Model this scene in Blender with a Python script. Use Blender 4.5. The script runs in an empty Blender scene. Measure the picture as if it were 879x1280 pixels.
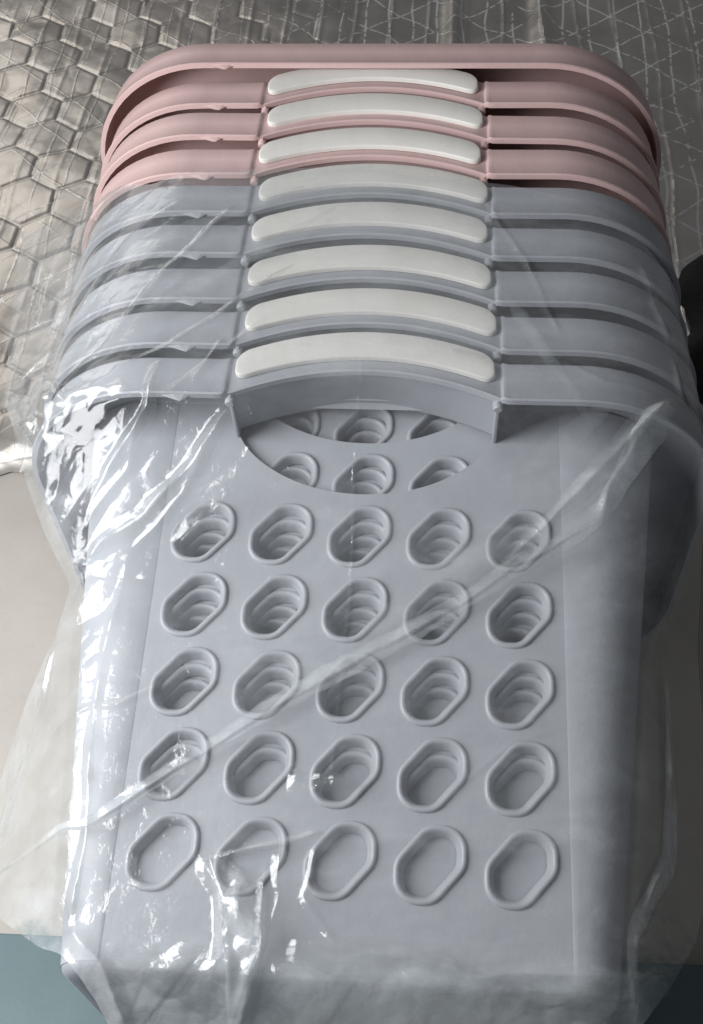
import bpy, bmesh, math, random
import numpy as np
from mathutils import Vector, Matrix
from mathutils.geometry import delaunay_2d_cdt

# ------------------------------------------------------------------ camera, world, lamps, exposure
S = 0.032                       # metres per unit: one unit is the spacing of the hole columns
scene = bpy.context.scene
COL = scene.collection
R_CW = [[0.997132, 0.063601, -0.041021], [-0.027971, 0.813333, 0.581126], [0.070324, -0.578312, 0.812779]]
CAM = (0.92464823, -8.25040637, 12.12644665)
cam_data = bpy.data.cameras.new("camera")
cam = bpy.data.objects.new("camera", cam_data)
COL.objects.link(cam)
M = Matrix(R_CW).transposed().to_4x4()
M.translation = Vector(CAM) * S
cam.matrix_world = M
cam_data.sensor_fit = 'VERTICAL'
cam_data.sensor_height = 24.0
cam_data.lens = 24.0 * 1450.0 / 1280.0
cam_data.clip_start = 0.01
cam_data.clip_end = 50
scene.camera = cam

world = bpy.data.worlds.new("World")
scene.world = world
world.use_nodes = True
bg = world.node_tree.nodes["Background"]
bg.inputs[0].default_value = (0.90, 0.93, 1.0, 1)
bg.inputs[1].default_value = 0.10


def area(name, loc, target, size, size_y, power, color):
    l = bpy.data.lights.new(name, 'AREA')
    l.shape = 'RECTANGLE'
    l.size = size * S
    l.size_y = size_y * S
    l.energy = power
    l.color = color
    o = bpy.data.objects.new(name, l)
    COL.objects.link(o)
    o.location = Vector(loc) * S
    d = Vector(target) - Vector(loc)
    o.rotation_euler = d.to_track_quat('-Z', 'Y').to_euler()
    return o


area("window_light", (-12.5, -3.2, 9), (0, -1, 0), 8.5, 14, 4.3, (0.97, 0.98, 1.0))
area("foil_fill_light", (-26, 34, 16), (-9, 12, -5), 22, 17, 1.75, (1.0, 0.97, 0.93))  # added lamp, no known source: brightens the left of the foil by reflection

scene.view_settings.view_transform = 'Standard'
scene.view_settings.look = 'None'
scene.view_settings.exposure = 0.27
scene.view_settings.gamma = 1.0
scene.cycles.max_bounces = 10
scene.cycles.transparent_max_bounces = 16
scene.cycles.caustics_reflective = False
scene.cycles.caustics_refractive = False
scene.cycles.use_denoising = True
scene.cycles.sample_clamp_indirect = 4.0


# ------------------------------------------------------------------ helpers
def inside(X, Y, poly):
    c = np.zeros(X.shape, bool)
    n = len(poly)
    for i in range(n):
        x0, y0 = poly[i]
        x1, y1 = poly[(i + 1) % n]
        hit = ((y0 > Y) != (y1 > Y)) & (X < (x1 - x0) * (Y - y0) / (y1 - y0 + 1e-12) + x0)
        c ^= hit
    return c


def make_obj(name, verts, faces, mat, parent=None, smooth=True, solid=None, bevel=None, auto=None, scale=S):
    me = bpy.data.meshes.new(name)
    v = np.asarray(verts, float) * scale
    me.from_pydata(v.tolist(), [], [list(f) for f in faces])
    me.update()
    o = bpy.data.objects.new(name, me)
    COL.objects.link(o)
    me.materials.append(mat)
    if solid or bevel:
        if solid:
            m = o.modifiers.new("s", 'SOLIDIFY')
            m.thickness = solid[0] * scale
            m.offset = solid[1]
            m.use_even_offset = False
        if bevel:
            b = o.modifiers.new("b", 'BEVEL')
            b.width = bevel * scale
            b.segments = 2
            b.limit_method = 'ANGLE'
            b.angle_limit = math.radians(50)
        dg = bpy.context.evaluated_depsgraph_get()
        new = bpy.data.meshes.new_from_object(o.evaluated_get(dg))
        o.modifiers.clear()
        o.data = new
        new.name = name
        bpy.data.meshes.remove(me)
        me = new
    if smooth:
        me.shade_smooth()
        me.set_sharp_from_angle(angle=math.radians(auto or 42))
    if parent:
        o.parent = parent
    return o


def tag(o, **kw):
    for k, v in kw.items():
        o[k] = v
    return o


def grid_faces(nr, nc, closed=False, flip=False):
    f = []
    for i in range(nr - 1):
        for j in range(nc if closed else nc - 1):
            k = (j + 1) % nc
            q = (i * nc + j, i * nc + k, (i + 1) * nc + k, (i + 1) * nc + j)
            f.append(q[::-1] if flip else q)
    return f


class NT:
    def __init__(self, name):
        self.m = bpy.data.materials.new(name)
        self.m.use_nodes = True
        self.t = self.m.node_tree
        self.t.nodes.clear()
        self.out = self.t.nodes.new('ShaderNodeOutputMaterial')

    def n(self, typ, **kw):
        nd = self.t.nodes.new(typ)
        for k, v in kw.items():
            if k.startswith('i_'):
                key = k[2:].replace('_', ' ')
                nd.inputs[key].default_value = v
            else:
                setattr(nd, k, v)
        return nd

    def l(self, a, b):
        self.t.links.new(a, b)

    def coord(self, scale=(1, 1, 1), rot=(0, 0, 0)):
        c = self.n('ShaderNodeTexCoord')
        mp = self.n('ShaderNodeMapping')
        mp.inputs['Scale'].default_value = scale
        mp.inputs['Rotation'].default_value = rot
        self.l(c.outputs['Object'], mp.inputs[0])
        return mp.outputs[0]

    def noise(self, vec, scale, detail=4, rough=.55, dist=0.0):
        nd = self.n('ShaderNodeTexNoise')
        nd.inputs['Scale'].default_value = scale
        nd.inputs['Detail'].default_value = detail
        nd.inputs['Roughness'].default_value = rough
        nd.inputs['Distortion'].default_value = dist
        self.l(vec, nd.inputs['Vector'])
        return nd.outputs['Fac']

    def math(self, op, a, b=None, c=None):
        nd = self.n('ShaderNodeMath', operation=op)
        for i, x in enumerate((a, b, c)):
            if x is None:
                continue
            if isinstance(x, (int, float)):
                nd.inputs[i].default_value = x
            else:
                self.l(x, nd.inputs[i])
        return nd.outputs[0]

    def ramp(self, fac, stops):
        r = self.n('ShaderNodeValToRGB')
        while len(r.color_ramp.elements) < len(stops):
            r.color_ramp.elements.new(.5)
        for e, (p, c) in zip(r.color_ramp.elements, stops):
            e.position = p
            e.color = (*c, 1) if len(c) == 3 else c
        self.l(fac, r.inputs[0])
        return r.outputs[0]

    def bump(self, h, strength, dist, normal=None):
        b = self.n('ShaderNodeBump')
        b.inputs['Strength'].default_value = strength
        b.inputs['Distance'].default_value = dist
        self.l(h, b.inputs['Height'])
        if normal:
            self.l(normal, b.inputs['Normal'])
        return b.outputs[0]

    def pbr(self, color, rough, normal=None, metal=0.0, spec=.5, sss=0):
        p = self.n('ShaderNodeBsdfPrincipled')
        for key, v in (('Base Color', color), ('Roughness', rough), ('Metallic', metal)):
            if isinstance(v, tuple):
                p.inputs[key].default_value = (*v, 1)
            elif isinstance(v, (int, float)):
                p.inputs[key].default_value = v
            else:
                self.l(v, p.inputs[key])
        p.inputs['Specular IOR Level'].default_value = spec
        if sss:
            p.inputs['Subsurface Weight'].default_value = sss
            p.inputs['Subsurface Radius'].default_value = (.004, .004, .004)
            p.inputs['Subsurface Scale'].default_value = .5
        if normal:
            self.l(normal, p.inputs['Normal'])
        return p


def plastic(name, c0, c1, rough=.45):
    t = NT(name)
    v = t.coord()
    big = t.noise(v, 22, 4, .6)
    col = t.ramp(big, [(.3, c0), (.75, c1)])
    dust = t.noise(v, 420, 3, .7)
    spk = t.math('GREATER_THAN', dust, .74)
    mix = t.n('ShaderNodeMix', data_type='RGBA')
    t.l(t.math('MULTIPLY', spk, .12), mix.inputs[0])
    t.l(col, mix.inputs[6])
    mix.inputs[7].default_value = (.75, .74, .72, 1)
    fine = t.noise(v, 900, 2, .5)
    scr = t.noise(t.coord((900, 25, 200), (0, 0, .5)), 1.0, 3, .7)
    scf = t.math('MULTIPLY', t.math('GREATER_THAN', scr, .69), t.noise(v, 35, 3, .6))
    wave = t.noise(t.coord((60, 22, 60)), 1.0, 3, .5)
    b = t.bump(fine, .14, .0004, t.bump(wave, .3, .0012))
    ro = t.math('ADD', t.math('ADD', t.math('MULTIPLY', t.noise(v, 60, 4, .65), .30), rough - .16), t.math('MULTIPLY', scf, .3))
    p = t.pbr(mix.outputs[2], ro, b, spec=.45)
    t.l(p.outputs[0], t.out.inputs[0])
    return t.m


M_GREY = plastic("grey_plastic", (.345, .356, .385), (.385, .396, .423), .42)
M_PINK = plastic("pink_plastic", (.60, .43, .41), (.64, .46, .44), .45)
M_GRIP = plastic("white_plastic", (.64, .62, .575), (.70, .68, .64), .4)

# ------------------------------------------------------------------ the setting
FLOOR_Z = -5.75


def heightgrid(x0, x1, y0, y1, nx, ny, fn):
    xs = np.linspace(x0, x1, nx)
    ys = np.linspace(y0, y1, ny)
    X, Y = np.meshgrid(xs, ys)
    Z = fn(X, Y)
    return np.c_[X.ravel(), Y.ravel(), Z.ravel()], grid_faces(ny, nx)


t = NT("beige_floor")
v = t.coord()
n1 = t.noise(v, 9, 5, .6)
n2 = t.noise(v, 120, 4, .6)
col = t.ramp(n1, [(.25, (.34, .32, .285)), (.6, (.41, .385, .345)), (.85, (.47, .445, .40))])
sp = t.ramp(n2, [(.0, (.25, .22, .19)), (.28, (.9, .9, .9)), (.4, (1, 1, 1))])
mx = t.n('ShaderNodeMix', data_type='RGBA', blend_type='MULTIPLY')
mx.inputs[0].default_value = .6
t.l(col, mx.inputs[6]); t.l(sp, mx.inputs[7])
p = t.pbr(mx.outputs[2], .6, t.bump(n2, .2, .001))
t.l(p.outputs[0], t.out.inputs[0])
M_FLOOR = t.m
vv, ff = heightgrid(-60, 60, -30, 90, 2, 2, lambda X, Y: X * 0 + FLOOR_Z)
tag(make_obj("floor", vv, ff, M_FLOOR), kind="structure")

# teal board the end of the stack lies on
t = NT("teal_board")
v = t.coord()
n1 = t.noise(v, 14, 5, .6)
col = t.ramp(n1, [(.3, (.085, .135, .145)), (.7, (.11, .165, .17))])
p = t.pbr(col, .55, t.bump(t.noise(v, 300, 3), .15, .0006))
t.l(p.outputs[0], t.out.inputs[0])
bm_v = []
a = math.radians(.6)
for z in (FLOOR_Z + .02, FLOOR_Z + .26):
    for (x, y) in ((-14, -16), (14, -16), (14, -3.62), (-14, -3.58)):
        bm_v.append((x * math.cos(a) - y * math.sin(a), x * math.sin(a) + y * math.cos(a), z))
o = make_obj("board", bm_v, [(3, 2, 1, 0), (4, 5, 6, 7), (0, 1, 5, 4), (1, 2, 6, 5), (2, 3, 7, 6), (3, 0, 4, 7)], t.m, bevel=.04)
tag(o, label="flat teal board under the bottom end of the bagged basket stack", category="board")

# quilted foil mat behind the stack
HEXP = 1.34


def hexseam(X, Y):
    """0 on a seam of the hexagon quilting, 1 at a cell's centre"""
    px, py = HEXP, HEXP * math.sqrt(3)
    best = None
    for ox, oy in ((0, 0), (.5, .5)):
        dx = (X / px - ox - np.round(X / px - ox)) * px
        dy = (Y / py - oy - np.round(Y / py - oy)) * py
        d = np.maximum(np.abs(dx), np.abs(dx) * .5 + np.abs(dy) * math.sqrt(3) / 2)
        best = d if best is None else np.minimum(best, d)
    return 1 - best / (HEXP / 2)


def sst(a, b, x):
    t_ = np.clip((x - a) / (b - a), 0, 1)
    return t_ * t_ * (3 - 2 * t_)


def vnoise(X, Y, seed, f=1.0):
    """smooth value noise in numpy"""
    rs = np.random.RandomState(seed)
    T = rs.rand(256, 256)
    x = X * f + 1000.3
    y = Y * f + 1000.7
    xi = np.floor(x).astype(int)
    yi = np.floor(y).astype(int)
    fx = x - xi
    fy = y - yi
    fx = fx * fx * (3 - 2 * fx)
    fy = fy * fy * (3 - 2 * fy)
    g = lambda i, j: T[i % 256, j % 256]
    return (g(xi, yi) * (1 - fx) + g(xi + 1, yi) * fx) * (1 - fy) + (g(xi, yi + 1) * (1 - fx) + g(xi + 1, yi + 1) * fx) * fy - .5


def facets(X, Y, seed, f):
    """crumpled facets: tent-like creases between random planes"""
    rs = np.random.RandomState(seed)
    P = rs.rand(64, 64, 2)
    G = rs.randn(64, 64, 2) * .5
    Hh = rs.rand(64, 64)
    x = X * f + 500.0
    y = Y * f + 500.0
    xi = np.floor(x).astype(int)
    yi = np.floor(y).astype(int)
    best = np.full(X.shape, -1e9)
    for i in (-1, 0, 1):
        for j in (-1, 0, 1):
            a_ = (xi + i) % 64
            b_ = (yi + j) % 64
            px = xi + i + P[a_, b_, 0]
            py = yi + j + P[a_, b_, 1]
            dx = x - px
            dy = y - py
            h = Hh[a_, b_] * .5 + G[a_, b_, 0] * dx + G[a_, b_, 1] * dy - .9 * (dx * dx + dy * dy)
            best = np.maximum(best, h)
    return best


def foil_h(X, Y):
    wx = X + .22 * vnoise(X, Y, 3, .45)
    wy = Y + .22 * vnoise(X, Y, 4, .45)
    m = np.clip(.75 - (X + 4.5 + 1.5 * vnoise(X, Y, 8, .25)) * .14, 0.06, 1)
    h = .10 * m * np.clip(hexseam(wx, wy) * 9, 0, 1) ** .8 * .32 + .022 * m * hexseam(wx, wy)
    # long ribs running away from the stack
    rib = np.abs(((wx * 1.05 + .3 * vnoise(X, Y, 11, .12)) % 1.0) - .5) * 2
    h = h + .03 * np.exp(-(rib / .10) ** 2) * (1.3 - m)
    big = np.exp(-((X - 1.1) / .22) ** 2) + np.exp(-((X - 3.4) / .25) ** 2)
    h = h + .25 * big * (Y > 8)
    h = h + .35 * vnoise(X, Y, 5, .18) + .07 * vnoise(X, Y, 6, .9) + .02 * vnoise(X, Y, 7, 3.0) + .05 * facets(X + .3 * vnoise(X, Y, 12, 1.0), Y, 13, .8)
    return FLOOR_Z + .06 + (.29 + h) * sst(4.6, 6.6, Y)


t = NT("foil")
c = t.n('ShaderNodeTexCoord')
sep = t.n('ShaderNodeSeparateXYZ')
wob = t.noise(c.outputs['Object'], 9, 2)
t.l(c.outputs['Object'], sep.inputs[0])
X_, Y_ = sep.outputs[0], sep.outputs[1]
Xw = t.math('ADD', X_, t.math('MULTIPLY', wob, .018))
Yw = t.math('ADD', Y_, t.math('MULTIPLY', wob, .03))


def threads(ax, ay, period, width):
    u = t.math('ADD', t.math('MULTIPLY', Xw, ax / period), t.math('MULTIPLY', Yw, ay / period))
    f = t.math('ABSOLUTE', t.math('SUBTRACT', t.math('FRACT', u), .5))
    return t.math('SUBTRACT', 1.0, t.math('MINIMUM', t.math('DIVIDE', f, width), 1.0))


th = t.math('MAXIMUM', threads(1, 0, .021, .06), t.math('MAXIMUM', threads(.62, .78, .036, .03), threads(-.62, .78, .036, .03)))
brk = t.noise(c.outputs['Object'], 190, 3, .7)
brk2 = t.noise(c.outputs['Object'], 25, 3, .6)
glit = t.math('MULTIPLY', th, t.math('GREATER_THAN', t.math('ADD', brk, t.math('MULTIPLY', brk2, .5)), t.math('ADD', .69, t.math('MULTIPLY', .14, t.math('MINIMUM', 1.0, t.math('MAXIMUM', 0.0, t.math('MULTIPLY', t.math('ADD', X_, .03), -9.0)))))))
crk = t.n('ShaderNodeTexVoronoi', feature='DISTANCE_TO_EDGE')
crk.inputs['Scale'].default_value = 55
t.l(c.outputs['Object'], crk.inputs['Vector'])
crkh = t.math('MINIMUM', t.math('MULTIPLY', crk.outputs[0], 6), 1.0)
h = t.math('ADD', t.math('MULTIPLY', th, .45), t.math('ADD', t.math('MULTIPLY', crkh, .18), t.math('MULTIPLY', t.noise(c.outputs['Object'], 160, 4), .5)))
nrm = t.bump(h, .4, .0006)
ro = t.math('ADD', .32, t.math('MULTIPLY', brk2, .18))
basec = t.ramp(brk2, [(.3, (.56, .52, .475)), (.7, (.68, .64, .59))])
pm = t.pbr(basec, ro, nrm, metal=.93)
dif = t.pbr((.85, .85, .83), .25, nrm, metal=.3)
mixs = t.n('ShaderNodeMixShader')
t.l(glit, mixs.inputs[0]); t.l(pm.outputs[0], mixs.inputs[1]); t.l(dif.outputs[0], mixs.inputs[2])
t.l(mixs.outputs[0], t.out.inputs[0])
vv, ff = heightgrid(-17.5, 12.5, 4.6, 35, 780, 760, foil_h)
yy = vv[:, 1]
edge = 5.2 + 1.0 * vnoise(vv[:, 0], vv[:, 0] * 0, 21, .7) + .3 * vnoise(vv[:, 0], vv[:, 0] * 0, 22, 2.5) - .12 * (vv[:, 0] + 5)
vv[:, 1] = np.where(yy < 6, np.maximum(yy, edge + (yy - 4.6) * .5), yy)
o = make_obj("foil_mat", vv, ff, t.m)
tag(o, label="silvery quilted foil mat with hexagon seams and thread grid behind the baskets", category="foil mat")

# dark crumpled cloth at the right
t = NT("dark_cloth")
v = t.coord()
p = t.pbr(t.ramp(t.noise(v, 40, 4), [(.3, (.016, .015, .016)), (.7, (.035, .033, .033))]), .85, t.bump(t.noise(v, 500, 3), .6, .001))
t.l(p.outputs[0], t.out.inputs[0])


def cloth_h(X, Y):
    r = np.sqrt(((X - 9.4) / 3.6) ** 2 + ((Y - 8.6) / 4.6) ** 2) + .25 * vnoise(X, Y, 31, .8)
    dome = np.clip(1 - r ** 3, -.2, 1)
    fold = np.abs(vnoise(X + .3 * Y, Y * .5, 32, 1.1)) * 1.3 + .5 * np.abs(vnoise(X, Y, 33, 2.3))
    return FLOOR_Z + .3 + 1.5 * dome + np.clip(dome + .2, 0, 1) * (.9 - fold)


vv, ff = heightgrid(5.4, 14, 3.0, 14.6, 150, 190, cloth_h)
zz = vv[:, 2]
keep = np.array([zz[list(f)].max() > FLOOR_Z + .05 for f in ff])
ff = [f for f, k in zip(ff, keep) if k]
o = make_obj("dark_cloth", vv, ff, t.m, solid=(.05, -1))
tag(o, label="dark crumpled cloth on the floor right of the stack", category="cloth")

# ------------------------------------------------------------------ storage baskets
D = 0.1471
TD = math.tan(D)
CD, SD = math.cos(D), math.sin(D)
PR = 0.9994
BASE_Y, TOP_Y = -5.12, 1.90
STEP = (-0.0271, 0.864, 0.0)
PAN = 2.54                         # half width of the flat perforated panel
CUT = 1.68


def outline(hw, zt, zb, r, n=9):
    """rounded rectangle in x,z, clockwise from the top middle, seen along +y"""
    pts = []
    for cx, cz, a0 in ((hw - r, zt - r, 90), (hw - r, zb + r, 0), (-hw + r, zb + r, -90), (-hw + r, zt - r, -180)):
        for k in range(n + 1):
            a = math.radians(a0 - 90 * k / n)
            pts.append((cx + r * math.cos(a), cz + r * math.sin(a)))
    return pts


def wall_hw(y):
    return 3.82 + (y - 1.2) * .118


def wall_zt(y):
    return y * TD


def wall_zb(y):
    return -4.75 - (y - TOP_Y) * .10


def arch(x, amp=.48, w=1.80):
    return amp * max(0.0, 1 - (x / w) ** 2)


def wpt(x, yw, n=0.0):
    """point on the front wall's own plane: yw along the wall, n out of it"""
    return (x, yw * CD - n * SD, yw * SD + n * CD)


def hole_outline(R, n=7):
    core = [(.128, .158), (.128, .075), (-.072, -.158), (-.128, -.158), (-.128, -.075), (.072, .158)]
    pts = []
    m = len(core)
    for i, c in enumerate(core):
        p, q = core[i - 1], core[(i + 1) % m]
        a0 = math.atan2(c[1] - p[1], c[0] - p[0]) + math.pi / 2
        a1 = math.atan2(q[1] - c[1], q[0] - c[0]) + math.pi / 2
        while a1 > a0:
            a1 -= 2 * math.pi
        while a1 < a0 - math.pi:
            a1 += 2 * math.pi
        for k in range(n):
            a = a0 + (a1 - a0) * k / (n - 1)
            pts.append((c[0] + R * math.cos(a), c[1] + R * math.sin(a)))
    return pts


def square_pt(x, y, hx, hy):
    k = max(abs(x) / hx, abs(y) / hy)
    return (x / k, y / k)


def cutout_edge(x):
    u = min(1.0, abs(x) / CUT)
    return 1.46 - .86 * (max(0.0, 1 - u ** 2.1)) ** .72


def front_panel(handle=True):
    """the flat front with its 25 openings and the hand hole, triangulated in its own plane"""
    ybase, ytop = BASE_Y / CD, (TOP_Y + .02) / CD
    top = [(PAN, ytop)]
    if handle:
        top += [(x, max(cutout_edge(x), -9) / CD) for x in [CUT * math.sin(a) for a in np.linspace(math.pi / 2, -math.pi / 2, 57)]]
        top = [(PAN, ytop), (CUT, ytop)] + top[1:] + [(-CUT, ytop), (-PAN, ytop)]
    else:
        top += [(-PAN, ytop)]
    loops = [[(-PAN, ybase), (PAN, ybase)] + top]
    for c in range(-2, 3):
        for r in range(5):
            loops.append([(c + x, -r * PR + y) for x, y in hole_outline(.215)])
    co, ed = [], []
    for lp in loops:
        b = len(co)
        co += [Vector(p) for p in lp]
        ed += [(b + i, b + (i + 1) % len(lp)) for i in range(len(lp))]
    vs, _, fs, _, _, _ = delaunay_2d_cdt(co, ed, [], 2, 1e-5)
    cx_ = np.array([sum(vs[i].x for i in f) / len(f) for f in fs])
    cy_ = np.array([sum(vs[i].y for i in f) / len(f) for f in fs])
    bad = np.zeros(len(fs), bool)
    for lp in loops[1:]:
        bad |= inside(cx_, cy_, lp)
    keep = [tuple(f) for f, b in zip(fs, bad) if not b]
    return [wpt(p.x, p.y) for p in vs], keep


def fix_mesh(o, dist=.002):
    bm = bmesh.new()
    bm.from_mesh(o.data)
    bmesh.ops.remove_doubles(bm, verts=bm.verts, dist=dist * S)
    bmesh.ops.recalc_face_normals(bm, faces=bm.faces)
    bm.to_mesh(o.data)
    bm.free()


def solidify(o, th, off, bev=None):
    m = o.modifiers.new("s", 'SOLIDIFY')
    m.thickness = th * S
    m.offset = off
    if bev:
        b = o.modifiers.new("b", 'BEVEL')
        b.width = bev * S
        b.segments = 2
        b.limit_method = 'ANGLE'
        b.angle_limit = math.radians(60)
    dg = bpy.context.evaluated_depsgraph_get()
    new = bpy.data.meshes.new_from_object(o.evaluated_get(dg))
    o.modifiers.clear()
    old = o.data
    o.data = new
    bpy.data.meshes.remove(old)
    new.shade_smooth()
    new.set_sharp_from_angle(angle=math.radians(40))


def up_normals(o):
    """make the sheet's faces look outwards (+z)"""
    bm = bmesh.new()
    bm.from_mesh(o.data)
    s = sum(f.normal.z * f.calc_area() for f in bm.faces)
    if s < 0:
        bmesh.ops.reverse_faces(bm, faces=bm.faces)
    bm.to_mesh(o.data)
    bm.free()


def make_basket(mat, handle=True, proud=0.0):
    root = bpy.data.objects.new("storage_basket", None)
    root.empty_display_size = .01
    COL.objects.link(root)
    # perforated front panel
    V, F = front_panel(handle)
    o = make_obj("front_panel", V, F, mat, root)
    fix_mesh(o)
    up_normals(o)
    solidify(o, .045, -1)
    # moulded rim of each hole
    prof = [(.0, -.003), (.004, .022), (.017, .038), (.036, .043), (.058, .037), (.075, .018), (.090, -.015), (.108, -.06), (.120, -.115)]
    V = []
    for tin, hh in prof:
        V.extend((x, y, hh) for x, y in hole_outline(.282 - tin))
    n = len(hole_outline(.2))
    ring0 = None
    for c in range(-2, 3):
        for r in range(5):
            if ring0 is None:
                ring0 = make_obj("hole_rim", V, grid_faces(len(prof), n, closed=True), mat, root, auto=60)
                q = ring0
            else:
                q = bpy.data.objects.new("hole_rim", ring0.data)
                COL.objects.link(q)
                q.parent = root
            q.rotation_euler = (D, 0, 0)
            q.location = Vector(wpt(c, -r * PR)) * S
    # walls round the other three sides, with the rounded front corners
    ys = np.linspace(BASE_Y, TOP_Y, 16)
    V = []
    nn = 0
    for y in ys:
        r = .50 + (y - BASE_Y) * .055
        pts = outline(wall_hw(y), wall_zt(y) + .006, wall_zb(y), r, 10)
        line = [(PAN + .001, wall_zt(y)), (PAN + .02, wall_zt(y) + .007)] + pts + [(-PAN - .02, wall_zt(y) + .007), (-PAN - .001, wall_zt(y))]
        nn = len(line)
        V.extend((x, y, z) for x, z in line)
    o = make_obj("side_wall", V, grid_faces(len(ys), nn), mat, root)
    fix_mesh(o)
    solidify(o, .05, -1)
    # base closing the far end
    V = []
    rings = []
    for k, (ins, yy) in enumerate(((0, BASE_Y + .02), (.03, BASE_Y - .05), (.12, BASE_Y - .11), (.3, BASE_Y - .13))):
        pts = outline(wall_hw(BASE_Y) - ins, wall_zt(BASE_Y) + .006 - ins, wall_zb(BASE_Y) + ins, max(.2, .50 - ins * .7), 10)
        V.extend((x, yy, z) for x, z in pts)
    m = len(pts)
    F = grid_faces(4, m, closed=True) + [tuple(range(3 * m, 4 * m))]
    o = make_obj("base", V, F, mat, root)
    fix_mesh(o)
    # rolled rim with its hanging skirt
    prof = [(-.02, TOP_Y - .02), (.03, TOP_Y + .07), (.12, TOP_Y + .10), (.74, TOP_Y + .11), (.80, TOP_Y + .09), (.825, TOP_Y + .05),
            (.835, 1.70), (.85, 1.39), (.88, 1.345), (.87, 1.315), (.80, 1.31), (.785, 1.35), (.765, 1.65), (.75, 1.88), (.68, 1.94), (.1, 1.93)]
    V = []
    for o_, y in prof:
        oo = o_ + proud * min(1, max(0, o_ / .8))
        pts = outline(wall_hw(TOP_Y) + oo - .08, wall_zt(TOP_Y) + oo + .01, wall_zb(TOP_Y) - oo, 1.1 + oo, 16)
        full = []
        m = len(pts)
        # start in the middle of the front so the arch has samples
        xe = pts[0][0]
        front = [(xe * math.sin(a) if False else xe * a, pts[0][1]) for a in sorted(list(np.linspace(-1, 1, 61)) + [s_ * q_ / xe for s_ in (-1, 1) for q_ in (1.72, 1.735, 1.755, 1.77)])]
        full = front[:-1] + pts[:-1]
        for x, z in full:
            ya = y
            if handle and z > 0 and abs(x) < 1.76 and .7 < o_:
                z -= .045 * min(1, (1.76 - abs(x)) / .03)
            if handle and z > 0:
                ya += arch(x) * min(1, max(0, (o_ - .1) / .5))
            V.append((x, ya, z))
        nn = len(full)
    o = make_obj("rim", V, grid_faces(len(prof), nn, closed=True), mat, root)
    fix_mesh(o)
    ZS = wall_zt(TOP_Y) + .835 + .01 + proud
    if handle:
        # grip strip let into the arched middle of the rim
        V, F = [], []
        xs = np.concatenate([[-1.62], -1.62 + .2 * (1 - np.cos(np.linspace(.2, math.pi / 2, 6))), np.linspace(-1.3, 1.3, 37),
                             (1.62 - .2 * (1 - np.cos(np.linspace(.2, math.pi / 2, 6))))[::-1], [1.62]])
        layers = []
        hw_, yc, hh = 1.66, 1.735, .222
        N = 96
        ring = []
        for k in range(N):
            # rounded bar outline
            per = 2 * (2 * (hw_ - .2)) + 2 * (2 * (hh - .2)) + 2 * math.pi * .2
            pass
        rc = .17
        seg = []
        for cx, cy, a0 in ((hw_ - rc, hh - rc, 90), (hw_ - rc, -hh + rc, 0), (-hw_ + rc, -hh + rc, -90), (-hw_ + rc, hh - rc, -180)):
            for k in range(8):
                a = math.radians(a0 - 90 * k / 7)
                seg.append((cx + rc * math.cos(a), cy + rc * math.sin(a)))
        dense = []
        for i, p_ in enumerate(seg):
            q_ = seg[(i + 1) % len(seg)]
            L = abs(p_[0] - q_[0])
            k_ = 36 if L > 1 else 1
            for j in range(k_):
                dense.append((p_[0] + (q_[0] - p_[0]) * j / k_, p_[1] + (q_[1] - p_[1]) * j / k_))
        m = len(dense)
        for sc, dz in ((0, -.03), (0, .026), (.008, .040), (.02, .045)):
            for x, y in dense:
                f = 1 - sc / hh
                xx = x - math.copysign(sc, x) if abs(x) > .3 else x
                yl = y * f
                zz = dz
                V.append((xx, yc + yl + arch(xx), ZS + zz))
        F = grid_faces(4, m, closed=True)
        # fill the face with crosswise strips
        b = len(V)
        top = 3 * m
        up = [i for i in range(m) if dense[i][1] > 0]
        fc = b
        V.extend((dense[i][0] - math.copysign(.04, dense[i][0]) if abs(dense[i][0]) > .3 else dense[i][0],
                  yc + arch(dense[i][0]), ZS + .048) for i in range(m))
        for i in range(m):
            j = (i + 1) % m
            F.append((top + i, top + j, fc + j, fc + i))
        o = make_obj("grip", V, F, M_GRIP, root, auto=50)
        fix_mesh(o)
        # underside of the handle and its two cheeks
        xs = np.linspace(-CUT, CUT, 33)
        A = [(x, 1.33 + arch(x), ZS - .04) for x in xs]
        B = [(x, 1.39 + arch(x) * 1.03, ZS - .35) for x in xs]
        C_ = [(x, 1.47 + arch(x) * 1.06, wall_zt(1.6) - .02) for x in xs]
        o = make_obj("handle_underside", A + B + C_, grid_faces(3, len(xs)), mat, root)
        fix_mesh(o)
        solidify(o, .04, 1)
        for s in (-1, 1):
            x = s * (CUT + .015)
            V = [(x, 1.33, ZS - .03), (x, 1.40, wall_zt(1.42) - .03), (x, TOP_Y, wall_zt(TOP_Y)), (x, TOP_Y, ZS - .05)]
            o = make_obj("handle_cheek", V, [(0, 1, 2, 3)], mat, root)
            solidify(o, .05, 0, .012)
            # small moulded boss at the cheek's top
            V = []
            for k, (rr, yy) in enumerate(((.0, 1.27), (.05, 1.275), (.065, 1.30), (.065, 1.40))):
                V.extend((x + rr * math.cos(2 * math.pi * j / 14), yy, ZS - .11 + rr * math.sin(2 * math.pi * j / 14)) for j in range(14))
            o = make_obj("boss", V, grid_faces(4, 14, closed=True), mat, root)
            fix_mesh(o)
    # moulding tab on the skirt's lower edge
    V = [(-2.70, 1.34, ZS + .0), (-2.20, 1.37, ZS + .0), (-2.30, 1.36, ZS + .035), (-2.52, 1.37, ZS + .035),
         (-2.36, 1.21, ZS + .01), (-2.42, 1.25, ZS - .02)]
    o = make_obj("moulding_tab", V, [(0, 3, 4), (3, 2, 4), (2, 1, 4), (1, 5, 4), (0, 4, 5), (0, 1, 2, 3), (0, 5, 1)], mat, root, smooth=False)
    return root


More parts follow.
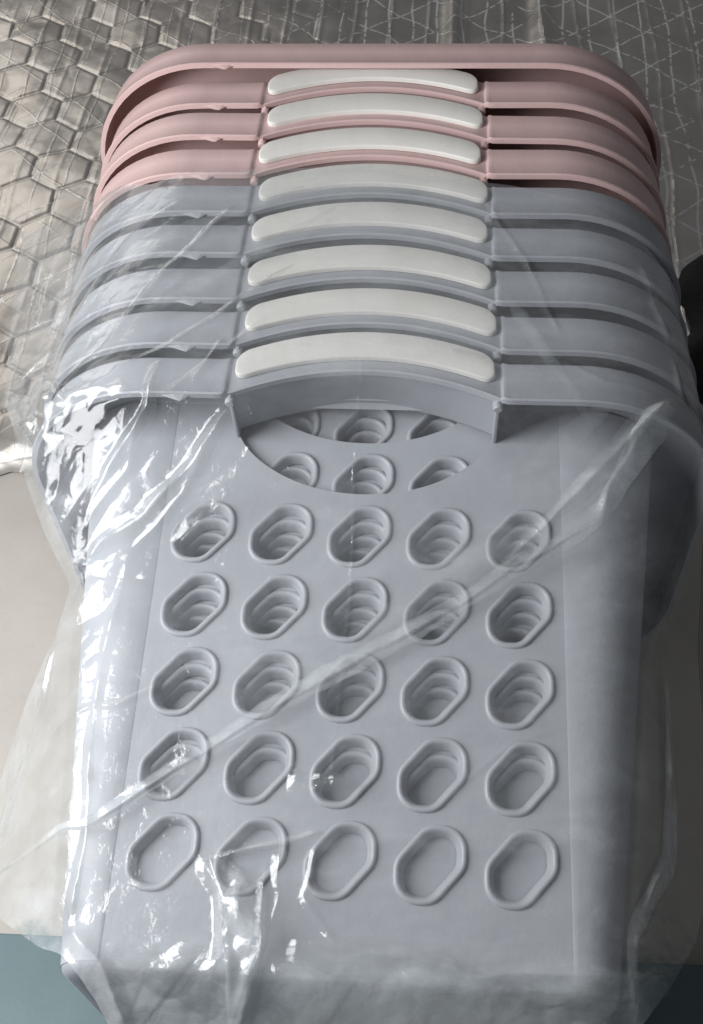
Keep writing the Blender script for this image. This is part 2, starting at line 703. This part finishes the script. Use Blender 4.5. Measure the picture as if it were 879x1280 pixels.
def copy_tree(root, mat=None):
    c = root.copy()
    COL.objects.link(c)
    for ch in root.children:
        d = ch.copy()
        COL.objects.link(d)
        d.parent = c
        if mat and d.data.materials[0] != M_GRIP:
            key = (d.data.name, mat.name)
            if key not in _alt:
                _alt[key] = d.data.copy()
                _alt[key].materials[0] = mat
            d.data = _alt[key]
    return c


_alt = {}
proto = make_basket(M_GREY, True)
labels = [
    "front grey basket whose whole perforated panel and open hand hole show",
    "second grey basket, its rim just behind the front grey rim",
    "middle grey basket of the five, third grey rim from the front",
    "fourth grey basket, two rims below the pink ones",
    "last grey basket, its rim touching the nearest pink rim",
    "nearest pink basket, its rim against the last grey rim at the bag's mouth",
    "second pink basket, outside the bag between two pink rims with white grips",
    "third pink basket, its white grip half covered by the topmost straight rim",
]
jit = random.Random(5)
for i in range(8):
    o = proto if i == 0 else copy_tree(proto, M_PINK if i >= 5 else None)
    j = (0, 0, 0) if i == 0 else (jit.uniform(-.03, .03), jit.uniform(-.02, .02), jit.uniform(-.015, .015))
    o.location = Vector((STEP[0] * i + j[0], STEP[1] * i + j[1], j[2])) * S
    if i:
        o.rotation_euler = (0, math.radians(jit.uniform(-.25, .25)), math.radians(jit.uniform(-.3, .3)))
    for ch in o.children:
        if ch.name.startswith("grip"):
            ch.location = Vector((jit.uniform(-.025, .025), jit.uniform(-.018, .018), jit.uniform(-.008, .004))) * S
            ch.rotation_euler = (0, 0, math.radians(jit.uniform(-.35, .35)))
        if ch.name.startswith("moulding_tab"):
            ch.location = Vector((jit.uniform(-.12, .12), 0, 0)) * S
    tag(o, label=labels[i], category="basket", group="nested storage baskets")
o = make_basket(M_PINK, False, .125)
o.location = Vector((STEP[0] * 8, STEP[1] * 8 - .04, 0)) * S
tag(o, label="topmost pink basket with a plain straight rim and no white grip", category="basket", group="nested storage baskets")

# ------------------------------------------------------------------ clear plastic bag
def sst(a, b, x):
    t_ = np.clip((x - a) / (b - a), 0, 1)
    return t_ * t_ * (3 - 2 * t_)


def film_base(X, Y):
    """height of the bag's upper sheet, draped over rims, front panel and base edge"""
    TDl = 0.14817
    wall = Y * TDl + .14
    tent = 1.30 - (1.30 - Y) * .62
    zt = np.where(Y > 1.30, 1.30, np.maximum(wall, tent))
    zt = np.where(Y < -5.22, -.633 - (-5.22 - Y) * 1.05, zt)
    k = sst(-1.6, 1.3, Y)
    a = (3.82 + (Y - 1.2) * .118 + .16) * (1 - k) + 4.74 * k
    r = (.60 + (Y + 5.12) * .055) * (1 - k) + 2.02 * k
    ax = np.abs(X)
    lim = .86
    e = np.clip((ax - (a - r)) / r, 0, lim)
    drop = r * (1 - np.sqrt(1 - e ** 2))
    slope = np.where(X < 0, .75 + .7 * sst(2.5, -3, Y), 1.5)
    drop = drop + np.maximum(ax - (a - r + lim * r), 0) * slope
    return zt - drop


BAG = [(-6.12, 6.5), (-4.86, 6.17), (-3.32, 5.29), (-2.49, 5.54), (-1.69, 5.55), (-0.4, 5.68), (1.0, 5.4), (1.91, 5.24), (2.8, 4.97), (3.57, 4.5), (4.08, 3.99), (4.25, 2.87), (4.35, 1.72), (4.47, 1.15), (4.37, 0.43), (4.39, -0.62), (4.55, -1.9), (4.48, -3.36), (4.17, -4.21), (3.77, -4.8), (3.29, -5.39), (1.57, -5.69), (-0.12, -5.77), (-2.29, -5.87), (-2.56, -5.49), (-2.78, -5.25), (-2.95, -5.11), (-3.32, -4.96), (-4.3, -4.33), (-4.99, -3.59), (-4.95, -2.71), (-4.69, -2.19), (-4.28, -1.57), (-3.87, -1.12), (-3.65, -0.73), (-4.04, -0.15), (-4.43, 0.58), (-4.68, 1.23), (-5.24, 2.31), (-5.65, 3.93), (-6.01, 5.45)]

RIDGES = [
    ([(-4.47, -3.75), (-2.85, -3.78), (-1.76, -2.97), (-0.62, -2.17), (0.76, -1.32), (1.9, -0.56), (2.9, -0.03)], 0.04, 0.12, 'step'),
    ([(2.93, -0.03), (3.04, 0.35), (3.43, 0.92), (3.86, 1.46)], 0.07, 0.2, 'tent'),
    ([(1.9, -0.43), (2.65, 0.25), (3.32, 0.9), (3.83, 1.42)], 0.08, 0.12, 'tent'),
    ([(-2.98, -2.45), (-2.87, -3.56), (-2.84, -4.3), (-2.86, -4.83)], 0.1, 0.12, 'tent'),
    ([(-2.86, -4.83), (-2.48, -5.22), (-2.15, -5.73)], 0.12, 0.15, 'tent'),
    ([(-1.67, 1.05), (-2.05, 0.48), (-2.67, -0.13), (-3.39, -0.56)], 0.12, 0.16, 'tent'),
    ([(-1.88, 0.66), (-2.18, 0.14), (-2.81, -0.47)], 0.08, 0.1, 'tent'),
    ([(-2.61, 1.69), (-2.65, 0.98), (-3.11, 0.39), (-3.47, -0.16)], 0.12, 0.14, 'tent'),
    ([(-2.66, 1.16), (-2.9, 0.38), (-3.39, -0.18)], 0.07, 0.1, 'tent'),
    ([(-5.26, 2.32), (-4.15, 1.39), (-3.72, 1.11)], 0.12, 0.25, 'clump'),
    ([(-4.71, 1.24), (-4.25, 0.99), (-3.84, 1.06)], 0.12, 0.25, 'clump'),
    ([(-1.5, -4.07), (-1.28, -4.39), (-1.17, -4.84), (-1.06, -5.31)], 0.16, 0.13, 'tent'),
    ([(-1.48, -4.08), (-1.01, -3.98), (-0.49, -3.82), (-0.19, -3.71)], 0.1, 0.1, 'tent'),
    ([(-0.77, -4.16), (-0.79, -4.66), (-0.78, -5.06), (-0.98, -5.68)], 0.13, 0.12, 'tent'),
    ([(-1.08, -4.22), (-1.01, -4.91), (-1.02, -5.36)], 0.13, 0.28, 'clump'),
    ([(-1.29, -5.08), (-1.06, -5.39), (-0.81, -5.31)], 0.1, 0.18, 'clump'),
    ([(-0.64, -3.12), (-0.27, -3.18), (0.28, -3.2)], 0.08, 0.22, 'clump'),
    ([(-0.01, 1.82), (-0.06, -0.48), (-0.11, -2.05), (-0.14, -3.44)], 0.012, 0.04, 'tent'),
    ([(-5.1, 2.52), (-4.02, 2.99), (-3.48, 4.09), (-2.76, 4.78)], 0.09, 0.13, 'tent'),
    ([(-4.13, 1.27), (-3.42, 1.99), (-2.85, 3.22), (-2.05, 4.66)], 0.07, 0.12, 'tent'),
    ([(-3.4, 1.36), (-2.45, 2.04), (-1.8, 2.71), (-1.03, 3.56)], 0.08, 0.12, 'tent'),
    ([(-3.48, 1.05), (-2.34, 1.25), (-1.36, 2.49)], 0.06, 0.1, 'tent'),
    ([(-2.14, 1.36), (-1.97, 1.7), (-1.84, 2.12)], 0.08, 0.08, 'tent'),
    ([(3.81, -1.52), (3.82, -2.81), (3.76, -3.54), (3.18, -4.55), (3.14, -5.44)], 0.14, 0.14, 'tent'),
    ([(3.13, -4.55), (2.9, -4.46), (2.68, -4.72)], 0.1, 0.16, 'clump'),
    ([(-0.24, -4.86), (0.87, -4.97), (1.55, -5.13), (1.88, -5.08), (2.71, -5.05), (3.28, -4.96)], 0.07, 0.12, 'tent'),
    ([(1.46, 5.01), (2.1, 3.62), (2.47, 2.3)], 0.04, 0.08, 'tent'),
    ([(2.45, 1.82), (3.03, 1.52), (3.75, 1.5)], 0.05, 0.08, 'tent'),
    ([(3.64, 3.89), (3.92, 2.57), (4.07, 1.45)], 0.08, 0.12, 'tent'),
    ([(-4.59, -1.8), (-4.5, -2.82), (-4.72, -3.5)], 0.09, 0.1, 'tent'),
    ([(-3.86, -1.22), (-4.05, -2.27), (-4.37, -2.79), (-4.57, -3.37)], 0.1, 0.12, 'tent'),
    ([(-2.85, -0.56), (-2.99, -1.76), (-2.98, -2.54)], 0.06, 0.09, 'tent'),
    ([(-3.75, -2.53), (-2.7, -2.35), (-2.25, -2.14)], 0.05, 0.07, 'tent'),
    ([(-5.1, 3.54), (-5.19, 4.99), (-4.89, 5.66)], 0.08, 0.1, 'tent'),
    ([(1.05, 1.98), (1.46, 1.86), (1.7, 1.59)], 0.04, 0.1, 'clump'),
    ([(1.18, -3.29), (1.89, -2.63), (2.81, -2.31)], 0.02, 0.06, 'tent'),
    ([(0.02, -4.86), (-0.36, -4.39), (-0.23, -3.79)], 0.04, 0.08, 'tent'),
]

FOLDS = [
    ([(-4.47, -3.73), (-2.86, -3.76), (-1.77, -2.95), (-0.63, -2.15), (0.76, -1.3), (1.9, -0.54), (2.9, -0.03)], 0.13, 0.26, 0.04, 3.6),
    ([(2.38, -0.34), (2.99, 0.1), (3.43, 0.83), (3.89, 1.5)], 0.4, 0.45, 0.05, 3.2),
    ([(1.52, -0.73), (2.46, 0.08), (3.22, 0.79), (3.8, 1.37)], 0.2, 0.4, 0.04, 1.8),
    ([(-1.0, -2.23), (0.09, -1.45), (1.12, -0.62), (2.37, 0.04)], 0.25, 0.5, 0.03, 1.1),
    ([(1.87, 0.4), (2.45, 0.75), (3.12, 1.28)], 0.2, 0.25, 0.03, 1.2),
    ([(1.02, 4.08), (1.87, 2.86), (2.44, 1.61), (2.83, 0.92)], 0.08, 0.3, 0.02, 1.0),
    ([(-3.53, 3.7), (-2.35, 4.36), (-1.06, 5.15)], 0.3, 0.2, 0.03, 1.3),
    ([(-4.46, 2.33), (-3.06, 2.49), (-1.8, 3.55), (-0.57, 4.72)], 0.35, 0.2, 0.03, 1.1),
    ([(-2.99, -2.25), (-2.88, -3.47), (-2.84, -4.3), (-2.84, -4.83)], 0.06, 0.1, 0.04, 1.0),
    ([(-1.62, 1.07), (-2.0, 0.53), (-2.62, -0.08), (-3.36, -0.56)], 0.2, 0.35, 0.06, 1.2),
    ([(-2.59, 1.73), (-2.63, 0.98), (-3.01, 0.47), (-3.43, -0.21)], 0.1, 0.3, 0.06, 1.2),
    ([(-1.4, 0.67), (-1.78, 0.15), (-2.31, -0.37)], 0.15, 0.2, 0.03, 0.6),
    ([(-1.38, -4.06), (-1.06, -4.42), (-0.92, -4.91), (-0.98, -5.35), (-1.07, -5.68)], 0.62, 0.3, 0.17, 4.0),
    ([(-0.71, -3.9), (-0.69, -4.41), (-0.75, -4.9), (-0.79, -5.34)], 0.2, 0.12, 0.08, 0.8),
    ([(3.84, -1.41), (3.84, -2.8), (3.77, -3.53), (3.18, -4.55), (3.14, -5.44)], 0.12, 0.24, 0.05, 3.2),
    ([(1.71, -5.18), (2.38, -5.1), (3.01, -5.05), (3.69, -4.88)], 0.25, 0.35, 0.06, 1.0),
    ([(1.28, -5.05), (1.27, -5.32), (1.23, -5.64)], 0.55, 0.6, 0.02, 0.9),
    ([(-0.75, -4.9), (-0.23, -4.99), (0.71, -5.02), (1.55, -5.19), (2.37, -5.13)], 0.3, 0.5, 0.05, 1.0),
    ([(-2.01, -5.3), (-1.15, -5.33), (-0.13, -5.35), (1.22, -5.35), (3.06, -5.28)], 0.7, 0.8, 0.05, 1.3),
    ([(-2.37, -5.1), (-1.85, -5.11), (-1.34, -5.01)], 0.3, 0.3, 0.04, 0.8),
    ([(-3.87, -1.12), (-4.05, -2.27), (-4.37, -2.79), (-4.53, -3.39)], 0.25, 0.25, 0.06, 1.0),
    ([(-4.22, -3.98), (-3.6, -4.47), (-2.81, -4.88)], 0.3, 0.5, 0.05, 1.3),
    ([(-5.09, 2.59), (-4.04, 3.05), (-3.49, 4.14), (-2.74, 4.83)], 0.18, 0.12, 0.05, 1.0),
    ([(-4.04, 1.46), (-3.36, 2.26), (-2.81, 3.3), (-2.05, 4.66)], 0.12, 0.16, 0.04, 0.8),
    ([(-3.36, 1.42), (-2.46, 2.07), (-1.8, 2.71), (-1.05, 3.53)], 0.08, 0.12, 0.03, 0.9),
    ([(-5.21, 2.28), (-4.37, 1.56), (-3.66, 1.01)], 0.5, 0.4, 0.13, 1.1),
    ([(-4.66, 1.22), (-4.16, 0.77), (-3.76, 0.77)], 0.35, 0.4, 0.12, 0.9),
    ([(-0.62, -3.12), (-0.18, -3.18), (0.26, -3.2)], 0.22, 0.18, 0.08, 0.6),
    ([(-1.45, -4.09), (-0.84, -3.93), (-0.19, -3.72)], 0.16, 0.1, 0.05, 1.6),
]



def seg_dist(X, Y, pts):
    """distance to a polyline, signed side and run along it (0..1)"""
    best = np.full(X.shape, 1e9)
    side = np.zeros(X.shape)
    run = np.zeros(X.shape)
    L = [0]
    for a_, b_ in zip(pts[:-1], pts[1:]):
        L.append(L[-1] + math.hypot(b_[0] - a_[0], b_[1] - a_[1]))
    for k, (a_, b_) in enumerate(zip(pts[:-1], pts[1:])):
        dx, dy = b_[0] - a_[0], b_[1] - a_[1]
        l2 = dx * dx + dy * dy + 1e-9
        t_ = np.clip(((X - a_[0]) * dx + (Y - a_[1]) * dy) / l2, 0, 1)
        qx = X - a_[0] - t_ * dx
        qy = Y - a_[1] - t_ * dy
        d = np.sqrt(qx * qx + qy * qy)
        m = d < best
        best = np.where(m, d, best)
        side = np.where(m, np.sign(dx * qy - dy * qx), side)
        run = np.where(m, (L[k] + t_ * (L[k + 1] - L[k])) / L[-1], run)
    return best, side, run


def rot2(X, Y, deg, sx, sy):
    a_ = math.radians(deg)
    u = X * math.cos(a_) + Y * math.sin(a_)
    v_ = -X * math.sin(a_) + Y * math.cos(a_)
    return u * sx, v_ * sy


def film_height(X, Y):
    Z = film_base(X, Y)
    # how strongly the film is crumpled in each place
    flat = np.exp(-((X - .2) / 2.5) ** 2) * sst(-5.2, -4.0, Y) * (1 - sst(.6, 1.3, Y))
    rimz = sst(1.2, 1.6, Y)
    left = np.exp(-((X + 4.3) / .9) ** 2 - ((Y - .9) / 1.0) ** 2)
    lside = sst(-1.8, -3.4, X) if False else np.clip((-X - 2.0) / 1.5, 0, 1)
    rside = np.clip((X - 2.7) / 1.2, 0, 1)
    bott = 1 - sst(-5.4, -4.4, Y)
    amp = .30 + .20 * lside + .35 * rside + .32 * bott - .12 * rimz * (1 - lside)
    wx = X + .22 * vnoise(X, Y, 51, 1.3)
    wy = Y + .22 * vnoise(X, Y, 52, 1.3)
    u, v_ = rot2(wx, wy, 38, .55, 1.9)
    Z = Z + .055 * amp * (facets(u, v_, 61, 1.0) + .2)
    u, v_ = rot2(wx, wy, 52, 1.2, 3.6)
    Z = Z + .022 * amp * (facets(u, v_, 62, 1.0) + .2)
    u, v_ = rot2(wx, wy, 75, 1.6, 5.0)
    Z = Z + .016 * (amp * (lside + bott + .12)) * facets(u, v_, 63, 1.0)
    u, v_ = rot2(wx, wy, 20, 2.6, 5.5)
    Z = Z + .010 * (.35 + lside + rside * .6 + bott) * facets(u, v_, 68, 1.0)
    ten = np.clip((-X - 2.5) / .8, 0, 1) * sst(-2.2, -1.0, Y) * (1 - sst(1.1, 1.6, Y))
    u, v_ = rot2(wx, wy, 50, 1.1, 3.2)
    Z = Z + ten * (.09 * facets(u, v_, 69, 1.0) + .015 * facets(wx, wy, 70, 4.5))
    Z = Z + left * (.10 * facets(wx, wy, 64, 2.4) + .035 * facets(wx, wy, 65, 6.5) + .1)
    Z = Z + .02 * vnoise(X, Y, 53, 2.0) * (1 - flat * .5)
    # pull the loose film down between the skirts
    Z = Z + .006 * vnoise(wx, wy, 54, 7.0) * amp
    for (pts, h, w, kind) in RIDGES:
        d, sd, run = seg_dist(X + .05 * vnoise(X, Y, 55, 3.0), Y + .05 * vnoise(X, Y, 56, 3.0), pts)
        fade = np.clip(np.minimum(run, 1 - run) * 8 + .25, 0, 1)
        hv = h * (.75 + .9 * vnoise(X, Y, 57, 2.2)) * fade
        if kind == 'tent':
            Z = Z + hv * np.clip(1 - d / w, 0, 1) ** 1.6
        elif kind == 'step':            # one side lies higher, like a doubled fold
            Z = Z + hv * np.where(sd > 0, np.clip(1 - d / w, 0, 1) ** .8, np.clip(1 - d / (w * .12), 0, 1))
        elif kind == 'clump':
            Z = Z + hv * np.clip(1 - d / w, 0, 1) ** .7 * (.7 + .7 * facets(wx, wy, 66, 3.2) + .35 * facets(wx, wy, 67, 8.0))
    return np.maximum(Z, film_base(X, Y) - .05 - .1 * ten)


def film_milk(X, Y):
    """milk weight: loose folded zones milkier; also deepens skirt shade, lightens base end"""
    lft = np.clip((-X - 2.7) / 1.2, 0, 1)
    p_ = .88 + .45 * lft * (.6 + .8 * np.clip(vnoise(X, Y, 71, 1.2) + .5, 0, 1))
    p_ = p_ + 4.0 * (1 - sst(-5.5, -4.8, Y))  # flap plies, plus extra milk painted in to lighten the dim base end
    p_ = p_ * (1 - .55 * sst(.2, .8, Y) * (1 - sst(1.3, 1.7, Y)))  # milk thinned below the front skirt so its shadow band reads darker
    p_ = p_ * (1 - .75 * sst(3.2, 3.9, X) * (1 - sst(1.0, 2.0, Y))) * (1 - .1 * sst(1.2, 1.8, Y))
    p_ = p_ + .5 * np.clip(facets(*rot2(X, Y, 45, .5, 1.7), 72, 1.0), 0, .6)
    return p_


def smooth_edge(o, n=14):
    """even out the film's cut edge"""
    bm = bmesh.new()
    bm.from_mesh(o.data)
    bv = [v for v in bm.verts if v.is_boundary]
    nb = {v.index: [e.other_vert(v) for e in v.link_edges if e.is_boundary] for v in bv}
    for _ in range(n):
        new = {}
        for v in bv:
            a_ = nb[v.index]
            if len(a_) == 2:
                new[v.index] = (v, v.co * .4 + (a_[0].co + a_[1].co) * .3)
        for v, c_ in new.values():
            v.co = c_
    bm.to_mesh(o.data)
    bm.free()


def film_mesh(name, X, Y, Z, q, parent=None, ply=None):
    ny_, nx_ = X.shape
    V = np.c_[X.ravel(), Y.ravel(), Z.ravel()]
    idx = np.arange(nx_ * ny_).reshape(ny_, nx_)
    Fq = np.stack([idx[:-1, :-1][q], idx[:-1, 1:][q], idx[1:, 1:][q], idx[1:, :-1][q]], 1)
    used = np.unique(Fq)
    remap = np.full(nx_ * ny_, -1)
    remap[used] = np.arange(len(used))
    o = make_obj(name, V[used], remap[Fq].tolist(), M_FILM, parent, auto=80)
    at = o.data.attributes.new("ply", 'FLOAT', 'POINT')
    at.data.foreach_set("value", ply.ravel()[used].astype(np.float32))
    return o


t = NT("clear_film")
v = t.coord()
vor = t.n('ShaderNodeTexVoronoi', feature='DISTANCE_TO_EDGE')
vor.inputs['Scale'].default_value = 1.0
wv = t.n('ShaderNodeVectorMath', operation='ADD')
nz = t.n('ShaderNodeTexNoise'); nz.inputs['Scale'].default_value = 40
t.l(v, nz.inputs['Vector'])
sc_ = t.n('ShaderNodeVectorMath', operation='SCALE'); sc_.inputs[3].default_value = .02
t.l(nz.outputs['Color'], sc_.inputs[0])
t.l(v, wv.inputs[0]); t.l(sc_.outputs[0], wv.inputs[1])
mp = t.n('ShaderNodeMapping')
mp.inputs['Rotation'].default_value = (0, 0, math.radians(-40))
mp.inputs['Scale'].default_value = (26, 90, 40)
t.l(wv.outputs[0], mp.inputs[0]); t.l(mp.outputs[0], vor.inputs['Vector'])
cr = t.math('MINIMUM', t.math('MULTIPLY', vor.outputs[0], 4), 1.0)
n1 = t.noise(v, 130, 4, .6, .6)
patch = t.noise(v, 22, 2)
hh = t.math('ADD', t.math('MULTIPLY', t.math('MULTIPLY', cr, patch), .5), t.math('MULTIPLY', n1, .7))
nrm = t.bump(hh, .6, .0010)
gl = t.n('ShaderNodeBsdfGlossy')
gl.inputs['Roughness'].default_value = .12
gl.inputs['Color'].default_value = (1, 1, 1, 1)
t.l(nrm, gl.inputs['Normal'])
tr = t.n('ShaderNodeBsdfTransparent')
tr.inputs['Color'].default_value = (.985, .99, .987, 1)
df = t.n('ShaderNodeBsdfDiffuse'); df.inputs['Color'].default_value = (.83, .86, .88, 1)
t.l(nrm, df.inputs['Normal'])
tl = t.n('ShaderNodeBsdfTranslucent'); tl.inputs['Color'].default_value = (.83, .86, .88, 1)
md = t.n('ShaderNodeMixShader'); md.inputs[0].default_value = .4
t.l(df.outputs[0], md.inputs[1]); t.l(tl.outputs[0], md.inputs[2])
geo = t.n('ShaderNodeNewGeometry')
dot = t.n('ShaderNodeVectorMath', operation='DOT_PRODUCT')
t.l(nrm, dot.inputs[0]); t.l(geo.outputs['Incoming'], dot.inputs[1])
cosv = t.math('ABSOLUTE', dot.outputs['Value'])
# a thin sheet reflects alike from either side
lw = t.math('ADD', .045, t.math('MULTIPLY', .95, t.math('POWER', t.math('SUBTRACT', 1.0, cosv), 4.5)))
m1 = t.n('ShaderNodeMixShader')
pa = t.n('ShaderNodeAttribute', attribute_name='ply')
mp2 = t.n('ShaderNodeMapping')
mp2.inputs['Rotation'].default_value = (0, 0, math.radians(-42))
mp2.inputs['Scale'].default_value = (12, 75, 30)
t.l(wv.outputs[0], mp2.inputs[0])
streak = t.noise(mp2.outputs[0], 1.0, 5, .65)
cloud = t.noise(v, 30, 5, .65)
mk = t.math('ADD', .035, t.math('MULTIPLY', t.math('POWER', t.math('ADD', t.math('MULTIPLY', streak, .6), t.math('MULTIPLY', cloud, .45)), 3.6), .95))
milk = t.math('MINIMUM', t.math('MULTIPLY', pa.outputs['Fac'], mk), .6)
t.l(milk, m1.inputs[0]); t.l(tr.outputs[0], m1.inputs[1]); t.l(md.outputs[0], m1.inputs[2])
m2 = t.n('ShaderNodeMixShader')
fr = t.math('MINIMUM', t.math('MULTIPLY', lw, 1.1), 1.0)
t.l(fr, m2.inputs[0]); t.l(m1.outputs[0], m2.inputs[1]); t.l(gl.outputs[0], m2.inputs[2])
t.l(m2.outputs[0], t.out.inputs[0])
M_FILM = t.m
nx, ny = 620, 700
X, Y = np.meshgrid(np.linspace(-7.2, 5.6, nx), np.linspace(-7.0, 6.9, ny))
Z = film_height(X, Y)
ins = inside(X, Y, BAG)
q = ins[:-1, :-1] & ins[1:, :-1] & ins[:-1, 1:] & ins[1:, 1:]
bag = film_mesh("plastic_bag", X, Y, Z, q, ply=film_milk(X, Y))
smooth_edge(bag)
tag(bag, label="clear crinkled plastic bag pulled over the five grey baskets", category="plastic bag")

# folded-over strips of the same film, lying on the bag and creased along their edges
for k, (pts, w0, w1, lift, ply) in enumerate(FOLDS):
    P = np.array(pts, float)
    seg = np.hypot(*np.diff(P, axis=0).T)
    cum = np.r_[0, np.cumsum(seg)]
    n = max(12, int(cum[-1] / .045))
    tt = np.linspace(0, cum[-1], n)
    cx_ = np.interp(tt, cum, P[:, 0])
    cy_ = np.interp(tt, cum, P[:, 1])
    for _ in range(4):
        cx_[1:-1] = (cx_[:-2] + cx_[1:-1] * 2 + cx_[2:]) / 4
        cy_[1:-1] = (cy_[:-2] + cy_[1:-1] * 2 + cy_[2:]) / 4
    tx, ty = np.gradient(cx_), np.gradient(cy_)
    ln = np.hypot(tx, ty) + 1e-9
    nxv, nyv = -ty / ln, tx / ln
    u = np.linspace(0, 1, n)
    w = w0 + (w1 - w0) * u
    tap = np.sin(math.pi * np.clip(u * .96 + .02, 0, 1)) ** .6
    w = w * tap * (1 + 1.0 * vnoise(tt, tt * 0 + k * 7.3, 81, 1.3) + .5 * vnoise(tt, tt * 0 + k * 3.3, 84, 5.0)) 
    m = 15
    vv_ = np.linspace(-.5, .5, m)
    Xs = cx_[:, None] + nxv[:, None] * w[:, None] * vv_[None, :]
    Ys = cy_[:, None] + nyv[:, None] * w[:, None] * vv_[None, :]
    prof_ = (1 - (2 * vv_[None, :]) ** 4) if lift > .1 else .5 * (vv_[None, :] + .5)
    Zs = film_height(Xs, Ys) + lift * prof_ * (.5 + 1.0 * (vnoise(Xs, Ys, 82, 4.0) + .5)) + .012
    Zs = Zs + .03 * facets(*rot2(Xs, Ys, 30 + 40 * k, 2.5, 5.0), 83 + k, 1.0) * min(1, lift * 12) * (2.6 if lift > .1 else 1)
    film_mesh("fold", Xs, Ys, Zs, np.ones((n - 1, m - 1), bool), bag, ply * (tap[:, None] ** 1.2) * (.45 + .55 * (1 - (2 * vv_[None, :]) ** 2)))
